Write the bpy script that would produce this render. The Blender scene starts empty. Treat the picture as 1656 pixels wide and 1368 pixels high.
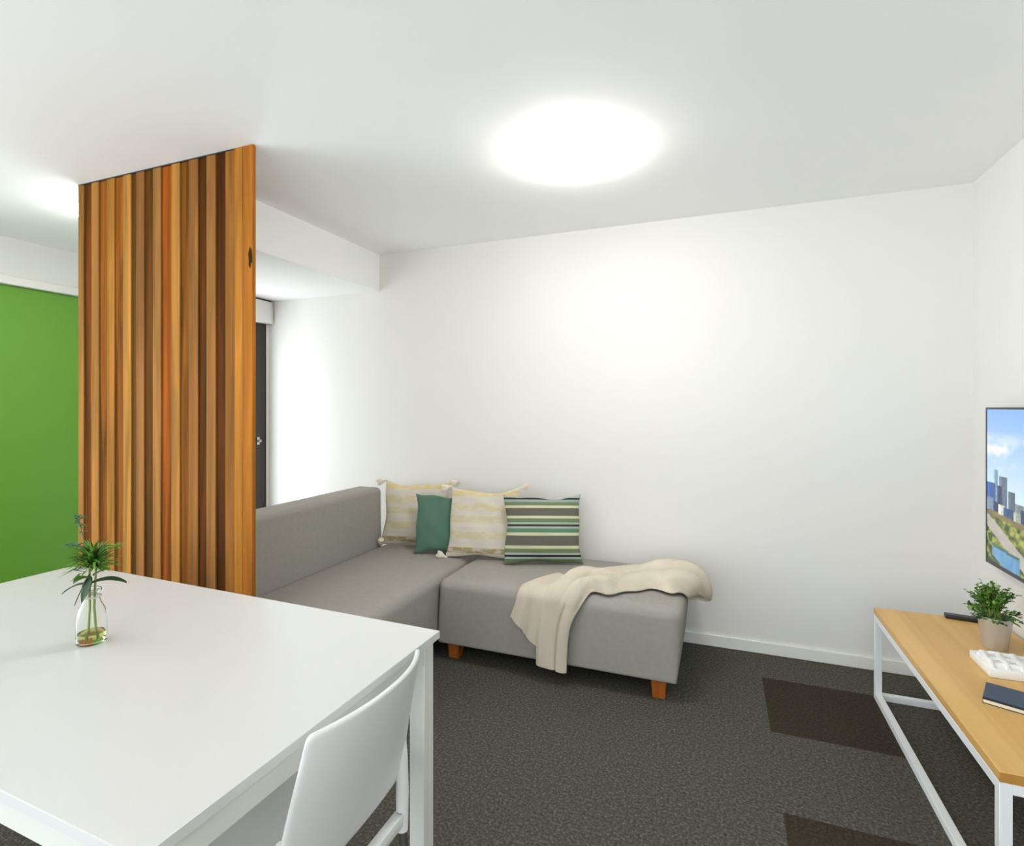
import bpy, bmesh, math, random
from mathutils import Vector, Matrix, Euler

# ------------------------------------------------------------------ scene, camera, light, exposure
sc = bpy.context.scene
COL = sc.collection
R = math.radians
CAM_H, FOC, HORIZON, YAW = 1.40, 867.0, 658.0, 21.2          # pixels of the 1656x1368 frame
cam_data = bpy.data.cameras.new('camera')
cam = bpy.data.objects.new('camera', cam_data)
COL.objects.link(cam)
cam.location = (0, 0, CAM_H)
cam.rotation_euler = (R(90), 0, R(YAW))
cam_data.sensor_fit = 'HORIZONTAL'
cam_data.sensor_width = 36.0
cam_data.lens = FOC / 1656 * 36.0
cam_data.shift_y = -(684.0 - HORIZON) / 1656.0
cam_data.clip_start = 0.02
sc.camera = cam
sc.cycles.diffuse_bounces = 8
sc.cycles.max_bounces = 16

world = bpy.data.worlds.new('world')
sc.world = world
world.use_nodes = True
world.node_tree.nodes['Background'].inputs[0].default_value = (0.72, 0.80, 0.9, 1)
world.node_tree.nodes['Background'].inputs[1].default_value = 0.01

LAMP_LIVING = 5.4      # emission of the ceiling light above the sofa
LAMP_HALL = 2.4        # the one beside the timber screen
LAMP_DINING = 3.0      # the one over the dining end, behind the camera
FILL_REAR = 10.5        # added fill from an unseen rear opening, brightens the room (watts)
FILL_LEFT = 13.5    # added fill from an unseen opening on the left, lifts the ceiling (watts)
DAYLIGHT_SIDE = 1.6    # daylight through the tall window behind the sofa (watts)

vs = sc.view_settings
vs.view_transform = 'Standard'
vs.look = 'None'
vs.gamma = 1.0
vs.exposure = 3.2
vs.use_curve_mapping = False

# ------------------------------------------------------------------ dimensions of the room (metres)
BACK, RIGHT, LEFT, REAR, CEIL = 3.36, 1.19, -4.42, -2.30, 2.53
NIB_X = -3.43           # wall with the dark window, behind the sofa
NIB_Y = 2.68
BULK_X, BULK_Y, BULK_Z = -2.36, 2.16, 2.258

# ------------------------------------------------------------------ materials
def srgb(r, g, b):
    f = lambda c: (c / 255 / 12.92) if c / 255 <= 0.04045 else ((c / 255 + 0.055) / 1.055) ** 2.4
    return (f(r), f(g), f(b), 1.0)

def new_mat(name):
    m = bpy.data.materials.new(name)
    m.use_nodes = True
    nt = m.node_tree
    return m, nt, nt.nodes['Principled BSDF']

def plain(name, col, rough=0.5, metal=0.0, noise=0.0, scale=30.0, bump=0.0, bump_scale=200.0, spec=0.5, stretch=None):
    m, nt, p = new_mat(name)
    p.inputs['Base Color'].default_value = col
    p.inputs['Roughness'].default_value = rough
    p.inputs['Metallic'].default_value = metal
    p.inputs['Specular IOR Level'].default_value = spec
    tc = nt.nodes.new('ShaderNodeTexCoord')
    mp = nt.nodes.new('ShaderNodeMapping')
    nt.links.new(tc.outputs['Object'], mp.inputs[0])
    if stretch:
        mp.inputs['Scale'].default_value = stretch
    if noise:
        n = nt.nodes.new('ShaderNodeTexNoise')
        n.inputs['Scale'].default_value = scale
        n.inputs['Detail'].default_value = 5
        nt.links.new(mp.outputs[0], n.inputs[0])
        mix = nt.nodes.new('ShaderNodeMix')
        mix.data_type = 'RGBA'
        mix.inputs[6].default_value = [c * (1 - noise) for c in col[:3]] + [1]
        mix.inputs[7].default_value = [min(1, c * (1 + noise)) for c in col[:3]] + [1]
        nt.links.new(n.outputs[0], mix.inputs[0])
        nt.links.new(mix.outputs[2], p.inputs['Base Color'])
    if bump:
        n2 = nt.nodes.new('ShaderNodeTexNoise')
        n2.inputs['Scale'].default_value = bump_scale
        n2.inputs['Detail'].default_value = 3
        nt.links.new(mp.outputs[0], n2.inputs[0])
        b = nt.nodes.new('ShaderNodeBump')
        b.inputs['Strength'].default_value = bump
        b.inputs['Distance'].default_value = 0.002
        nt.links.new(n2.outputs[0], b.inputs['Height'])
        nt.links.new(b.outputs[0], p.inputs['Normal'])
    return m

def wood(name, dark, light, axis='Z', scale=1.0, rough=0.45, spec=0.4):
    m, nt, p = new_mat(name)
    tc = nt.nodes.new('ShaderNodeTexCoord')
    mp = nt.nodes.new('ShaderNodeMapping')
    s = {'X': (1.2, 26, 26), 'Y': (26, 1.2, 26), 'Z': (26, 26, 1.2)}[axis]
    mp.inputs['Scale'].default_value = [c * scale for c in s]
    oi = nt.nodes.new('ShaderNodeObjectInfo')
    sh = nt.nodes.new('ShaderNodeVectorMath'); sh.operation = 'SCALE'
    cmb = nt.nodes.new('ShaderNodeCombineXYZ')
    for i in range(3):
        nt.links.new(oi.outputs['Random'], cmb.inputs[i])
    nt.links.new(cmb.outputs[0], sh.inputs[0])
    sh.inputs['Scale'].default_value = 17.0
    add = nt.nodes.new('ShaderNodeVectorMath'); add.operation = 'ADD'
    nt.links.new(tc.outputs['Object'], add.inputs[0])
    nt.links.new(sh.outputs[0], add.inputs[1])
    nt.links.new(add.outputs[0], mp.inputs[0])
    n = nt.nodes.new('ShaderNodeTexNoise')
    n.inputs['Scale'].default_value = 1.0
    n.inputs['Detail'].default_value = 6
    n.inputs['Distortion'].default_value = 0.6
    nt.links.new(mp.outputs[0], n.inputs[0])
    cr = nt.nodes.new('ShaderNodeValToRGB')
    cr.color_ramp.elements[0].position = 0.32
    cr.color_ramp.elements[0].color = dark
    cr.color_ramp.elements[1].position = 0.68
    cr.color_ramp.elements[1].color = light
    nt.links.new(n.outputs[0], cr.inputs[0])
    nt.links.new(cr.outputs[0], p.inputs['Base Color'])
    p.inputs['Roughness'].default_value = rough
    p.inputs['Specular IOR Level'].default_value = spec
    return m

def emit(name, col, strength):
    m, nt, p = new_mat(name)
    p.inputs['Base Color'].default_value = (0.9, 0.9, 0.9, 1)
    p.inputs['Emission Color'].default_value = col
    p.inputs['Emission Strength'].default_value = strength
    return m

M = {}
M['wall'] = plain('wall_paint', srgb(232, 231, 227), 0.75, bump=0.04, bump_scale=350)
M['ceiling'] = plain('ceiling_paint', srgb(250, 250, 250), 0.85)
M['trim'] = plain('trim_gloss', srgb(236, 235, 230), 0.4)
M['green'] = plain('green_gloss', srgb(106, 164, 52), 0.32, noise=0.04, scale=2)
M['white_lam'] = plain('white_laminate', srgb(214, 214, 212), 0.33)
M['white_edge'] = plain('white_table_frame', srgb(220, 220, 214), 0.42)
M['white_plastic'] = plain('white_chair_plastic', srgb(226, 227, 226), 0.35)
M['steel'] = plain('brushed_steel', (0.45, 0.45, 0.45, 1), 0.3, metal=1.0)
M['white_steel'] = plain('white_powder_coat', srgb(234, 236, 238), 0.4)
M['fabric'] = plain('grey_sofa_fabric', srgb(156, 152, 145), 0.92, noise=0.10, scale=45, bump=0.35, bump_scale=900, spec=0.2)
M['fabric_dark'] = plain('sofa_underside', srgb(40, 38, 36), 0.9)
M['foot'] = wood('orange_wood_foot', srgb(140, 74, 18), srgb(168, 94, 28), 'Z')
M['oak'] = wood('oak_veneer', srgb(205, 160, 92), srgb(222, 180, 112), 'Y', 0.6, 0.4)
M['oak_edge'] = wood('oak_veneer_edge', srgb(176, 124, 56), srgb(192, 138, 66), 'Y', 0.6, 0.5)
M['black'] = plain('black_plastic', srgb(28, 28, 30), 0.4)
M['bezel'] = plain('dark_bezel', srgb(60, 60, 62), 0.35)
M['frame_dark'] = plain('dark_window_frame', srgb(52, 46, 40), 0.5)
M['glass_dark'] = plain('dark_window_glass', srgb(22, 20, 18), 0.12)
M['teal'] = plain('teal_cushion_cloth', srgb(86, 120, 102), 0.85, noise=0.07, scale=14, bump=0.3, bump_scale=60, spec=0.2)
M['tassel'] = plain('cream_tassel_yarn', srgb(232, 224, 208), 0.9, bump=0.6, bump_scale=400, spec=0.1)
M['zinc'] = plain('galvanised_zinc', (0.60, 0.60, 0.60, 1), 0.36, metal=0.55, noise=0.1, scale=60, stretch=(1, 1, 0.2))
M['soil'] = plain('potting_soil', srgb(50, 38, 28), 0.95)
M['leaf_a'] = plain('leaf_bright', srgb(118, 164, 58), 0.5, noise=0.25, scale=50)
M['leaf_b'] = plain('leaf_mid', srgb(76, 126, 40), 0.5, noise=0.25, scale=50)
M['leaf_c'] = plain('leaf_deep', srgb(34, 66, 24), 0.5, noise=0.25, scale=50)
M['leaf_d'] = plain('leaf_bluegreen', srgb(70, 122, 88), 0.55, noise=0.15, scale=50)
M['stem'] = plain('stem_green', srgb(132, 148, 70), 0.5)
M['twine'] = plain('pale_twine', srgb(206, 206, 190), 0.8)
M['white_block'] = plain('white_ceramic', srgb(240, 239, 236), 0.4)
M['navy'] = plain('navy_cover', srgb(66, 80, 102), 0.42, noise=0.08, scale=40)
M['navy_dark'] = plain('navy_spine', srgb(24, 30, 44), 0.5)
M['paper'] = plain('cream_paper', srgb(238, 228, 206), 0.7)

m, nt, p = new_mat('clear_glass')
p.inputs['Base Color'].default_value = (0.97, 0.99, 0.97, 1)
p.inputs['Roughness'].default_value = 0.02
p.inputs['Transmission Weight'].default_value = 1.0
p.inputs['IOR'].default_value = 1.25
M['glass'] = m
m, nt, p = new_mat('vase_water')
p.inputs['Base Color'].default_value = srgb(226, 220, 150)
p.inputs['Roughness'].default_value = 0.02
p.inputs['Transmission Weight'].default_value = 1.0
p.inputs['IOR'].default_value = 1.33
M['water'] = m

def carpet(name, a, b, c):
    m, nt, p = new_mat(name)
    tc = nt.nodes.new('ShaderNodeTexCoord')
    geo = nt.nodes.new('ShaderNodeNewGeometry')
    n = nt.nodes.new('ShaderNodeTexNoise')
    n.inputs['Scale'].default_value = 95
    n.inputs['Detail'].default_value = 4
    n.inputs['Roughness'].default_value = 0.7
    nt.links.new(geo.outputs['Position'], n.inputs[0])
    cr = nt.nodes.new('ShaderNodeValToRGB')
    e = cr.color_ramp.elements
    e[0].position = 0.3; e[0].color = a
    e[1].position = 0.72; e[1].color = c
    k = e.new(0.52); k.color = b
    nt.links.new(n.outputs[0], cr.inputs[0])
    nt.links.new(cr.outputs[0], p.inputs['Base Color'])
    p.inputs['Roughness'].default_value = 1.0
    p.inputs['Specular IOR Level'].default_value = 0.1
    n2 = nt.nodes.new('ShaderNodeTexNoise')
    n2.inputs['Scale'].default_value = 160
    nt.links.new(geo.outputs['Position'], n2.inputs[0])
    bp = nt.nodes.new('ShaderNodeBump')
    bp.inputs['Strength'].default_value = 0.7
    bp.inputs['Distance'].default_value = 0.004
    nt.links.new(n2.outputs[0], bp.inputs['Height'])
    nt.links.new(bp.outputs[0], p.inputs['Normal'])
    return m
M['carpet'] = carpet('carpet_grey', srgb(53, 51, 46), srgb(82, 80, 73), srgb(120, 117, 106))
M['carpet_dark'] = carpet('carpet_dark_brown', srgb(42, 37, 29), srgb(60, 54, 43), srgb(76, 69, 56))
M['underlay'] = plain('carpet_backing', srgb(50, 48, 44), 1.0)

def ramp_mat(name, stops, axis='Z', length=0.44, noise=0.0, nscale=12, distort=0.0, rough=0.9, bump=0.3):
    """bands across a cloth: stops = [(fraction from the top, colour)]"""
    m, nt, p = new_mat(name)
    tc = nt.nodes.new('ShaderNodeTexCoord')
    sep = nt.nodes.new('ShaderNodeSeparateXYZ')
    src = tc.outputs['Object']
    if distort:
        n = nt.nodes.new('ShaderNodeTexNoise')
        n.inputs['Scale'].default_value = 9
        nt.links.new(src, n.inputs[0])
        vm = nt.nodes.new('ShaderNodeVectorMath'); vm.operation = 'MULTIPLY_ADD'
        vm.inputs[1].default_value = (distort,) * 3
        nt.links.new(n.outputs['Color'], vm.inputs[0])
        nt.links.new(src, vm.inputs[2])
        src = vm.outputs[0]
    nt.links.new(src, sep.inputs[0])
    mr = nt.nodes.new('ShaderNodeMapRange')
    mr.inputs['From Min'].default_value = length
    mr.inputs['From Max'].default_value = 0.0
    nt.links.new(sep.outputs[axis], mr.inputs['Value'])
    cr = nt.nodes.new('ShaderNodeValToRGB')
    cr.color_ramp.interpolation = 'CONSTANT'
    e = cr.color_ramp.elements
    e[0].position = stops[0][0]; e[0].color = stops[0][1]
    e[1].position = stops[1][0]; e[1].color = stops[1][1]
    for pos, c in stops[2:]:
        k = e.new(pos); k.color = c
    nt.links.new(mr.outputs[0], cr.inputs[0])
    out = cr.outputs[0]
    if noise:
        n = nt.nodes.new('ShaderNodeTexNoise')
        n.inputs['Scale'].default_value = nscale
        n.inputs['Detail'].default_value = 3
        mp = nt.nodes.new('ShaderNodeMapping')
        mp.inputs['Scale'].default_value = (1.0, 1.0, 2.2)
        nt.links.new(tc.outputs['Object'], mp.inputs[0])
        nt.links.new(mp.outputs[0], n.inputs[0])
        r2 = nt.nodes.new('ShaderNodeMapRange')
        r2.inputs['From Min'].default_value = 0.46
        r2.inputs['From Max'].default_value = 0.62
        r2.inputs['To Max'].default_value = noise
        nt.links.new(n.outputs[0], r2.inputs['Value'])
        mix = nt.nodes.new('ShaderNodeMix'); mix.data_type = 'RGBA'
        mix.inputs[7].default_value = srgb(210, 203, 190)
        nt.links.new(r2.outputs[0], mix.inputs[0])
        nt.links.new(out, mix.inputs[6])
        out = mix.outputs[2]
    nt.links.new(out, p.inputs['Base Color'])
    p.inputs['Roughness'].default_value = rough
    p.inputs['Specular IOR Level'].default_value = 0.15
    n3 = nt.nodes.new('ShaderNodeTexNoise')
    n3.inputs['Scale'].default_value = 300
    nt.links.new(tc.outputs['Object'], n3.inputs[0])
    bp = nt.nodes.new('ShaderNodeBump')
    bp.inputs['Strength'].default_value = bump
    bp.inputs['Distance'].default_value = 0.002
    nt.links.new(n3.outputs[0], bp.inputs['Height'])
    nt.links.new(bp.outputs[0], p.inputs['Normal'])
    return m

_dk, _tp = srgb(52, 58, 54), srgb(104, 100, 92)
_gn, _lg, _cy, _bg = srgb(112, 128, 94), srgb(168, 176, 166), srgb(200, 200, 166), srgb(150, 160, 154)
_seq = [(185, _dk), (200, _gn), (210, _lg), (234, _dk), (246, _bg), (263, _gn), (285, _cy), (301, _tp), (352, _cy), (368, _gn),
        (392, _lg), (405, _dk), (417, _lg), (431, srgb(96, 132, 104)), (456, _cy), (475, _tp), (537, _cy), (555, _gn),
        (580, _lg), (594, srgb(34, 36, 34)), (606, _lg), (620, srgb(104, 122, 94))]
M['stripes'] = ramp_mat('green_grey_stripes', [((y - 185) / 470.0, c) for y, c in _seq])
_cr, _yl, _br, _pk = srgb(212, 204, 188), srgb(204, 192, 156), srgb(172, 152, 112), srgb(206, 198, 188)
_seq2 = [(0, _cr), (.03, srgb(210, 192, 138)), (.12, _pk), (.22, _yl), (.34, _pk), (.40, _yl), (.50, _cr), (.56, _pk), (.62, _yl), (.72, _pk),
         (.80, _cr), (.84, _br), (.92, _cr)]
M['cream_bands'] = ramp_mat('cream_yellow_bands', _seq2, noise=0.75, nscale=16, distort=0.012)

def knit_mat():
    m, nt, p = new_mat('cream_knit')
    tc = nt.nodes.new('ShaderNodeTexCoord')
    w = nt.nodes.new('ShaderNodeTexWave')
    w.inputs['Scale'].default_value = 55
    w.inputs['Distortion'].default_value = 3.0
    w.inputs['Detail'].default_value = 2
    mp = nt.nodes.new('ShaderNodeMapping')
    mp.inputs['Rotation'].default_value = (0.3, 0.6, 0.2)
    nt.links.new(tc.outputs['Object'], mp.inputs[0])
    nt.links.new(mp.outputs[0], w.inputs[0])
    bp = nt.nodes.new('ShaderNodeBump')
    bp.inputs['Strength'].default_value = 0.35
    bp.inputs['Distance'].default_value = 0.002
    nt.links.new(w.outputs['Fac'], bp.inputs['Height'])
    nt.links.new(bp.outputs[0], p.inputs['Normal'])
    p.inputs['Base Color'].default_value = srgb(206, 196, 178)
    p.inputs['Roughness'].default_value = 0.95
    p.inputs['Specular IOR Level'].default_value = 0.1
    return m
M['knit'] = knit_mat()

# ------------------------------------------------------------------ mesh helpers
def to_obj(name, bm, mat, parent=None, smooth=False, angle=40):
    me = bpy.data.meshes.new(name)
    bm.normal_update()
    bm.to_mesh(me)
    bm.free()
    return link(name, me, mat, parent, smooth, angle)

def link(name, me, mat, parent=None, smooth=False, angle=40):
    if mat is not None:
        me.materials.append(M[mat] if isinstance(mat, str) else mat)
    if smooth:
        for f in me.polygons:
            f.use_smooth = True
        if angle:
            me.set_sharp_from_angle(angle=R(angle))
    o = bpy.data.objects.new(name, me)
    COL.objects.link(o)
    if parent is not None:
        o.parent = parent
    return o

def add_box(bm, x0, x1, y0, y1, z0, z1, mtx=None):
    g = bmesh.ops.create_cube(bm, size=1.0)
    T = Matrix.Translation(((x0 + x1) / 2, (y0 + y1) / 2, (z0 + z1) / 2)) @ Matrix.Diagonal((abs(x1 - x0), abs(y1 - y0), abs(z1 - z0), 1))
    if mtx is not None:
        T = mtx @ T
    bmesh.ops.transform(bm, matrix=T, verts=g['verts'])
    return g['verts']

def box(name, x0, x1, y0, y1, z0, z1, mat, parent=None, bevel=0.0, seg=2, smooth=None):
    bm = bmesh.new()
    add_box(bm, x0, x1, y0, y1, z0, z1)
    if bevel:
        bmesh.ops.bevel(bm, geom=bm.edges[:], offset=bevel, segments=seg, profile=0.5, affect='EDGES')
    return to_obj(name, bm, mat, parent, smooth=bool(bevel) if smooth is None else smooth, angle=40)

def add_tube(bm, pts, rad, n=8, caps=True):
    """tube along a polyline; rad a number or a list"""
    pts = [Vector(q) for q in pts]
    if not isinstance(rad, (list, tuple)):
        rad = [rad] * len(pts)
    rings = []
    ref = Vector((0.31, 0.17, 0.93)).normalized()
    for i, q in enumerate(pts):
        d = (pts[min(i + 1, len(pts) - 1)] - pts[max(i - 1, 0)]).normalized()
        if abs(d.dot(ref)) > 0.97:
            a = d.cross(Vector((1, 0, 0))).normalized()
        else:
            a = d.cross(ref).normalized()
        b = d.cross(a).normalized()
        rings.append([bm.verts.new(q + (a * math.cos(2 * math.pi * k / n) + b * math.sin(2 * math.pi * k / n)) * rad[i]) for k in range(n)])
    for i in range(len(rings) - 1):
        for k in range(n):
            bm.faces.new((rings[i][k], rings[i][(k + 1) % n], rings[i + 1][(k + 1) % n], rings[i + 1][k]))
    if caps:
        bm.faces.new(rings[0][::-1])
        bm.faces.new(rings[-1])
    bmesh.ops.recalc_face_normals(bm, faces=bm.faces[:])

def tube(name, pts, rad, mat, parent=None, n=10):
    bm = bmesh.new()
    add_tube(bm, pts, rad, n)
    return to_obj(name, bm, mat, parent, smooth=True, angle=50)

def add_lathe(bm, prof, n=32, c=(0, 0, 0), closed=False):
    """profile [(radius, z)] turned about the z axis"""
    rings = []
    for r, z in prof:
        if r < 1e-6:
            rings.append([bm.verts.new((c[0], c[1], c[2] + z))])
        else:
            rings.append([bm.verts.new((c[0] + r * math.cos(2 * math.pi * k / n), c[1] + r * math.sin(2 * math.pi * k / n), c[2] + z)) for k in range(n)])
    pairs = list(zip(rings[:-1], rings[1:]))
    if closed:
        pairs.append((rings[-1], rings[0]))
    for a, b in pairs:
        if len(a) == 1 and len(b) == 1:
            continue
        for k in range(n):
            k2 = (k + 1) % n
            if len(a) == 1:
                bm.faces.new((a[0], b[k2], b[k]))
            elif len(b) == 1:
                bm.faces.new((a[k], a[k2], b[0]))
            else:
                bm.faces.new((a[k], a[k2], b[k2], b[k]))
    bmesh.ops.recalc_face_normals(bm, faces=bm.faces[:])

def grid_mesh(name, fn, nu, nv, mat, parent=None, thick=0.0, offset=0.0, subd=0):
    vs_, fs = [], []
    for j in range(nv + 1):
        for i in range(nu + 1):
            vs_.append(fn(i / nu, j / nv))
    for j in range(nv):
        for i in range(nu):
            a = j * (nu + 1) + i
            fs.append((a, a + 1, a + nu + 2, a + nu + 1))
    me = bpy.data.meshes.new(name)
    me.from_pydata(vs_, [], fs)
    o = link(name, me, mat, parent, smooth=True, angle=0)
    if thick:
        md = o.modifiers.new('thickness', 'SOLIDIFY')
        md.thickness = thick
        md.offset = offset
    if subd:
        md = o.modifiers.new('smooth', 'SUBSURF')
        md.levels = md.render_levels = subd
    return o

def struct(o):
    o['kind'] = 'structure'
    return o

def tag(o, label, cat, group=None):
    o['label'] = label
    o['category'] = cat
    if group:
        o['group'] = group
    return o

def thing(name, label, cat, loc=(0, 0, 0), rotz=0.0, group=None):
    o = bpy.data.objects.new(name, None)
    o.empty_display_size = 0.1
    COL.objects.link(o)
    o.location = loc
    o.rotation_euler = (0, 0, rotz)
    return tag(o, label, cat, group)

def smooth(a, b, x):
    t = min(max((x - a) / (b - a), 0), 1)
    return t * t * (3 - 2 * t)

def spline(pts, s):
    """Catmull-Rom through pts, s in 0..1"""
    n = len(pts) - 1
    x = min(max(s, 0.0), 1.0) * n
    i = min(int(x), n - 1)
    t = x - i
    P = [Vector(pts[max(i - 1, 0)]), Vector(pts[i]), Vector(pts[i + 1]), Vector(pts[min(i + 2, n)])]
    return 0.5 * ((2 * P[1]) + (P[2] - P[0]) * t + (2 * P[0] - 5 * P[1] + 4 * P[2] - P[3]) * t * t + (3 * P[1] - P[0] - 3 * P[2] + P[3]) * t ** 3)

# ------------------------------------------------------------------ the room
T_ = 0.12
floor = struct(box('floor', LEFT - T_, RIGHT + T_, REAR - T_, BACK + T_, -0.12, -0.008, 'underlay'))
TX, TY, TS = 0.203, 3.058, 0.497              # carpet tile grid
full = None
def tile_mesh(w, d):
    bm = bmesh.new()
    add_box(bm, -w / 2, w / 2, -d / 2, d / 2, -0.008, 0.0)
    me = bpy.data.meshes.new('carpet_tile')
    bm.to_mesh(me); bm.free()
    return me
tile_cache = {}
i0, i1 = math.floor((LEFT - TX) / TS), math.ceil((RIGHT - TX) / TS)
j0, j1 = math.floor((REAR - TY) / TS), math.ceil((BACK - TY) / TS)
for j in range(j1 - 1, j0 - 1, -1):
    for i in range(i0, i1):
        xa, xb = max(LEFT, TX + i * TS), min(RIGHT, TX + (i + 1) * TS)
        ya, yb = max(REAR, TY + j * TS), min(BACK, TY + (j + 1) * TS)
        if xb - xa < 0.01 or yb - ya < 0.01:
            continue
        dark = (i == 0 and j in (-1, -3, -5)) 
        key = (round(xb - xa, 3), round(yb - ya, 3), dark)
        if key not in tile_cache:
            tile_cache[key] = tile_mesh(xb - xa, yb - ya)
            tile_cache[key].materials.append(M['carpet_dark' if dark else 'carpet'])
        o = bpy.data.objects.new('carpet_tile', tile_cache[key])
        COL.objects.link(o)
        o.location = ((xa + xb) / 2, (ya + yb) / 2, 0)
        o.parent = floor
        if dark:
            o['label'] = 'dark brown carpet tile'

struct(box('ceiling', LEFT - T_, RIGHT + T_, REAR - T_, BACK + T_, CEIL, CEIL + 0.12, 'ceiling'))
struct(box('wall_back', LEFT - T_, RIGHT + T_, BACK, BACK + T_, -0.008, CEIL, 'wall'))
struct(box('wall_right', RIGHT, RIGHT + T_, REAR, BACK, -0.008, CEIL, 'wall'))
bm = bmesh.new()
LY0, LY1, LZ0, LZ1 = -2.15, 0.90, 0.08, 2.20          # unseen opening added for the left fill light
add_box(bm, LEFT - T_, LEFT, LY1, BACK, -0.008, CEIL)
add_box(bm, LEFT - T_, LEFT, REAR, LY0, -0.008, CEIL)
add_box(bm, LEFT - T_, LEFT, LY0, LY1, -0.008, LZ0)
add_box(bm, LEFT - T_, LEFT, LY0, LY1, LZ1, CEIL)
struct(to_obj('wall_left', bm, 'wall'))

# rear wall with an opening added for the fill light (behind the camera)
bm = bmesh.new()
WX0, WX1, WZ0, WZ1 = -3.9, 0.9, 0.08, 2.38
add_box(bm, LEFT, WX0, REAR - T_, REAR, -0.008, CEIL)
add_box(bm, WX1, RIGHT, REAR - T_, REAR, -0.008, CEIL)
add_box(bm, WX0, WX1, REAR - T_, REAR, -0.008, WZ0)
add_box(bm, WX0, WX1, REAR - T_, REAR, WZ1, CEIL)
struct(to_obj('wall_rear', bm, 'wall'))
# short wall with the dark window beside the sofa, and the lowered ceiling over it
bm = bmesh.new()
add_box(bm, NIB_X - 0.10, NIB_X, NIB_Y, 2.74, 0, CEIL)
add_box(bm, NIB_X - 0.10, NIB_X, 2.74, 3.335, 2.07, CEIL)
add_box(bm, NIB_X - 0.10, NIB_X, 3.335, BACK, 0, CEIL)
add_box(bm, LEFT, NIB_X - 0.10, NIB_Y, NIB_Y + 0.10, 0, CEIL)
struct(to_obj('wall_alcove', bm, 'wall'))
struct(box('ceiling_bulkhead', NIB_X, BULK_X, BULK_Y, BACK, BULK_Z, CEIL, 'ceiling'))
bm = bmesh.new()
for y0, y1, z0, z1 in ((2.74, 2.79, 0, 2.07), (3.195, 3.335, 0, 2.07), (2.79, 3.195, 2.02, 2.07), (2.79, 3.195, 0, 0.06)):
    add_box(bm, NIB_X - 0.08, NIB_X - 0.005, y0, y1, z0, z1)
win = struct(to_obj('window_1', bm, 'frame_dark'))
box('pane', NIB_X - 0.055, NIB_X - 0.045, 2.79, 3.195, 0.06, 2.02, 'glass', win)
def rect_light(name, loc, rot, w, h, watts, col=(0.90, 0.96, 1.0)):
    ld = bpy.data.lights.new(name, 'AREA')
    ld.shape = 'RECTANGLE'
    ld.size, ld.size_y, ld.energy, ld.color = w, h, watts, col
    lo = bpy.data.objects.new(name, ld)
    COL.objects.link(lo)
    lo.location, lo.rotation_euler = loc, rot
rect_light('daylight_and_fill', ((WX0 + WX1) / 2, REAR - 0.06, (WZ0 + WZ1) / 2), (R(90), 0, 0), WX1 - WX0, WZ1 - WZ0, FILL_REAR)  # added fill light in the unseen rear opening
rect_light('daylight_and_fill', (LEFT - 0.06, (LY0 + LY1) / 2, (LZ0 + LZ1) / 2), (R(90), 0, R(-90)), LY1 - LY0, LZ1 - LZ0, FILL_LEFT)  # added fill light in the unseen left opening, brightens the ceiling
rect_light('daylight_and_fill', (NIB_X - 0.035, 2.99, 1.04), (R(90), 0, R(-90)), 0.40, 1.94, DAYLIGHT_SIDE)
bm = bmesh.new()
add_box(bm, NIB_X - 0.006, NIB_X + 0.004, 3.235, 3.262, 1.10, 1.16)
add_box(bm, NIB_X, NIB_X + 0.03, 3.24, 3.256, 1.12, 1.14)
to_obj('handle', bm, 'steel', win)

# skirting boards
struct(box('baseboard_back', NIB_X, RIGHT, BACK - 0.014, BACK, 0, 0.066, 'trim', bevel=0.003, seg=1))
struct(box('baseboard_right', RIGHT - 0.014, RIGHT, REAR, BACK - 0.014, 0, 0.066, 'trim', bevel=0.003, seg=1))

# green sliding panel with its white head track on the far left wall
struct(box('trim_1', LEFT, LEFT + 0.075, 0.95, NIB_Y, 2.205, 2.262, 'trim', bevel=0.004, seg=1))
gp = tag(box('sliding_panel', LEFT + 0.002, LEFT + 0.036, 0.95, NIB_Y, 0.012, 2.204, 'green', bevel=0.003, seg=1),
         'tall glossy green sliding panel on the far left, under a white head track', 'panel')

# roller blind cassette at the top of the dark window
rb = thing('roller_blind', 'white roller blind cassette in the corner above the dark window', 'blind', (NIB_X, 3.05, 2.07))
box('cassette', 0.002, 0.055, -0.31, 0.29, 0.0, 0.176, 'trim', rb, bevel=0.004)
box('end_cap', 0.0, 0.057, 0.29, 0.298, -0.002, 0.178, 'white_edge', rb)
box('top_gap_shadow', 0.004, 0.05, -0.31, 0.285, 0.176, 0.186, 'black', rb)  # black strip standing in for the shadow in the gap above the cassette

# ------------------------------------------------------------------ ceiling lights
def ceiling_light(label, x, y, strength, size=0.27):
    t = thing('ceiling_light', label, 'light', (x, y, CEIL), 0, 'square ceiling lights')
    h = size / 2
    box('base_plate', -h + .01, h - .01, -h + .01, h - .01, -0.012, 0, 'trim', t, bevel=0.003)
    mt = emit('lamp_diffuser', (1.0, 0.965, 0.915, 1), strength)
    box('diffuser', -h, h, -h, h, -0.062, -0.012, mt, t, bevel=0.02, seg=4)
    return t
ceiling_light('square white ceiling light glowing above the grey ottoman', -0.60, 2.31, LAMP_LIVING)
ceiling_light('lit ceiling light mostly hidden behind the timber screen', -3.25, 2.0, LAMP_HALL)
ceiling_light('square ceiling light over the dining table end of the room', -0.55, -0.95, LAMP_DINING)

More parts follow.
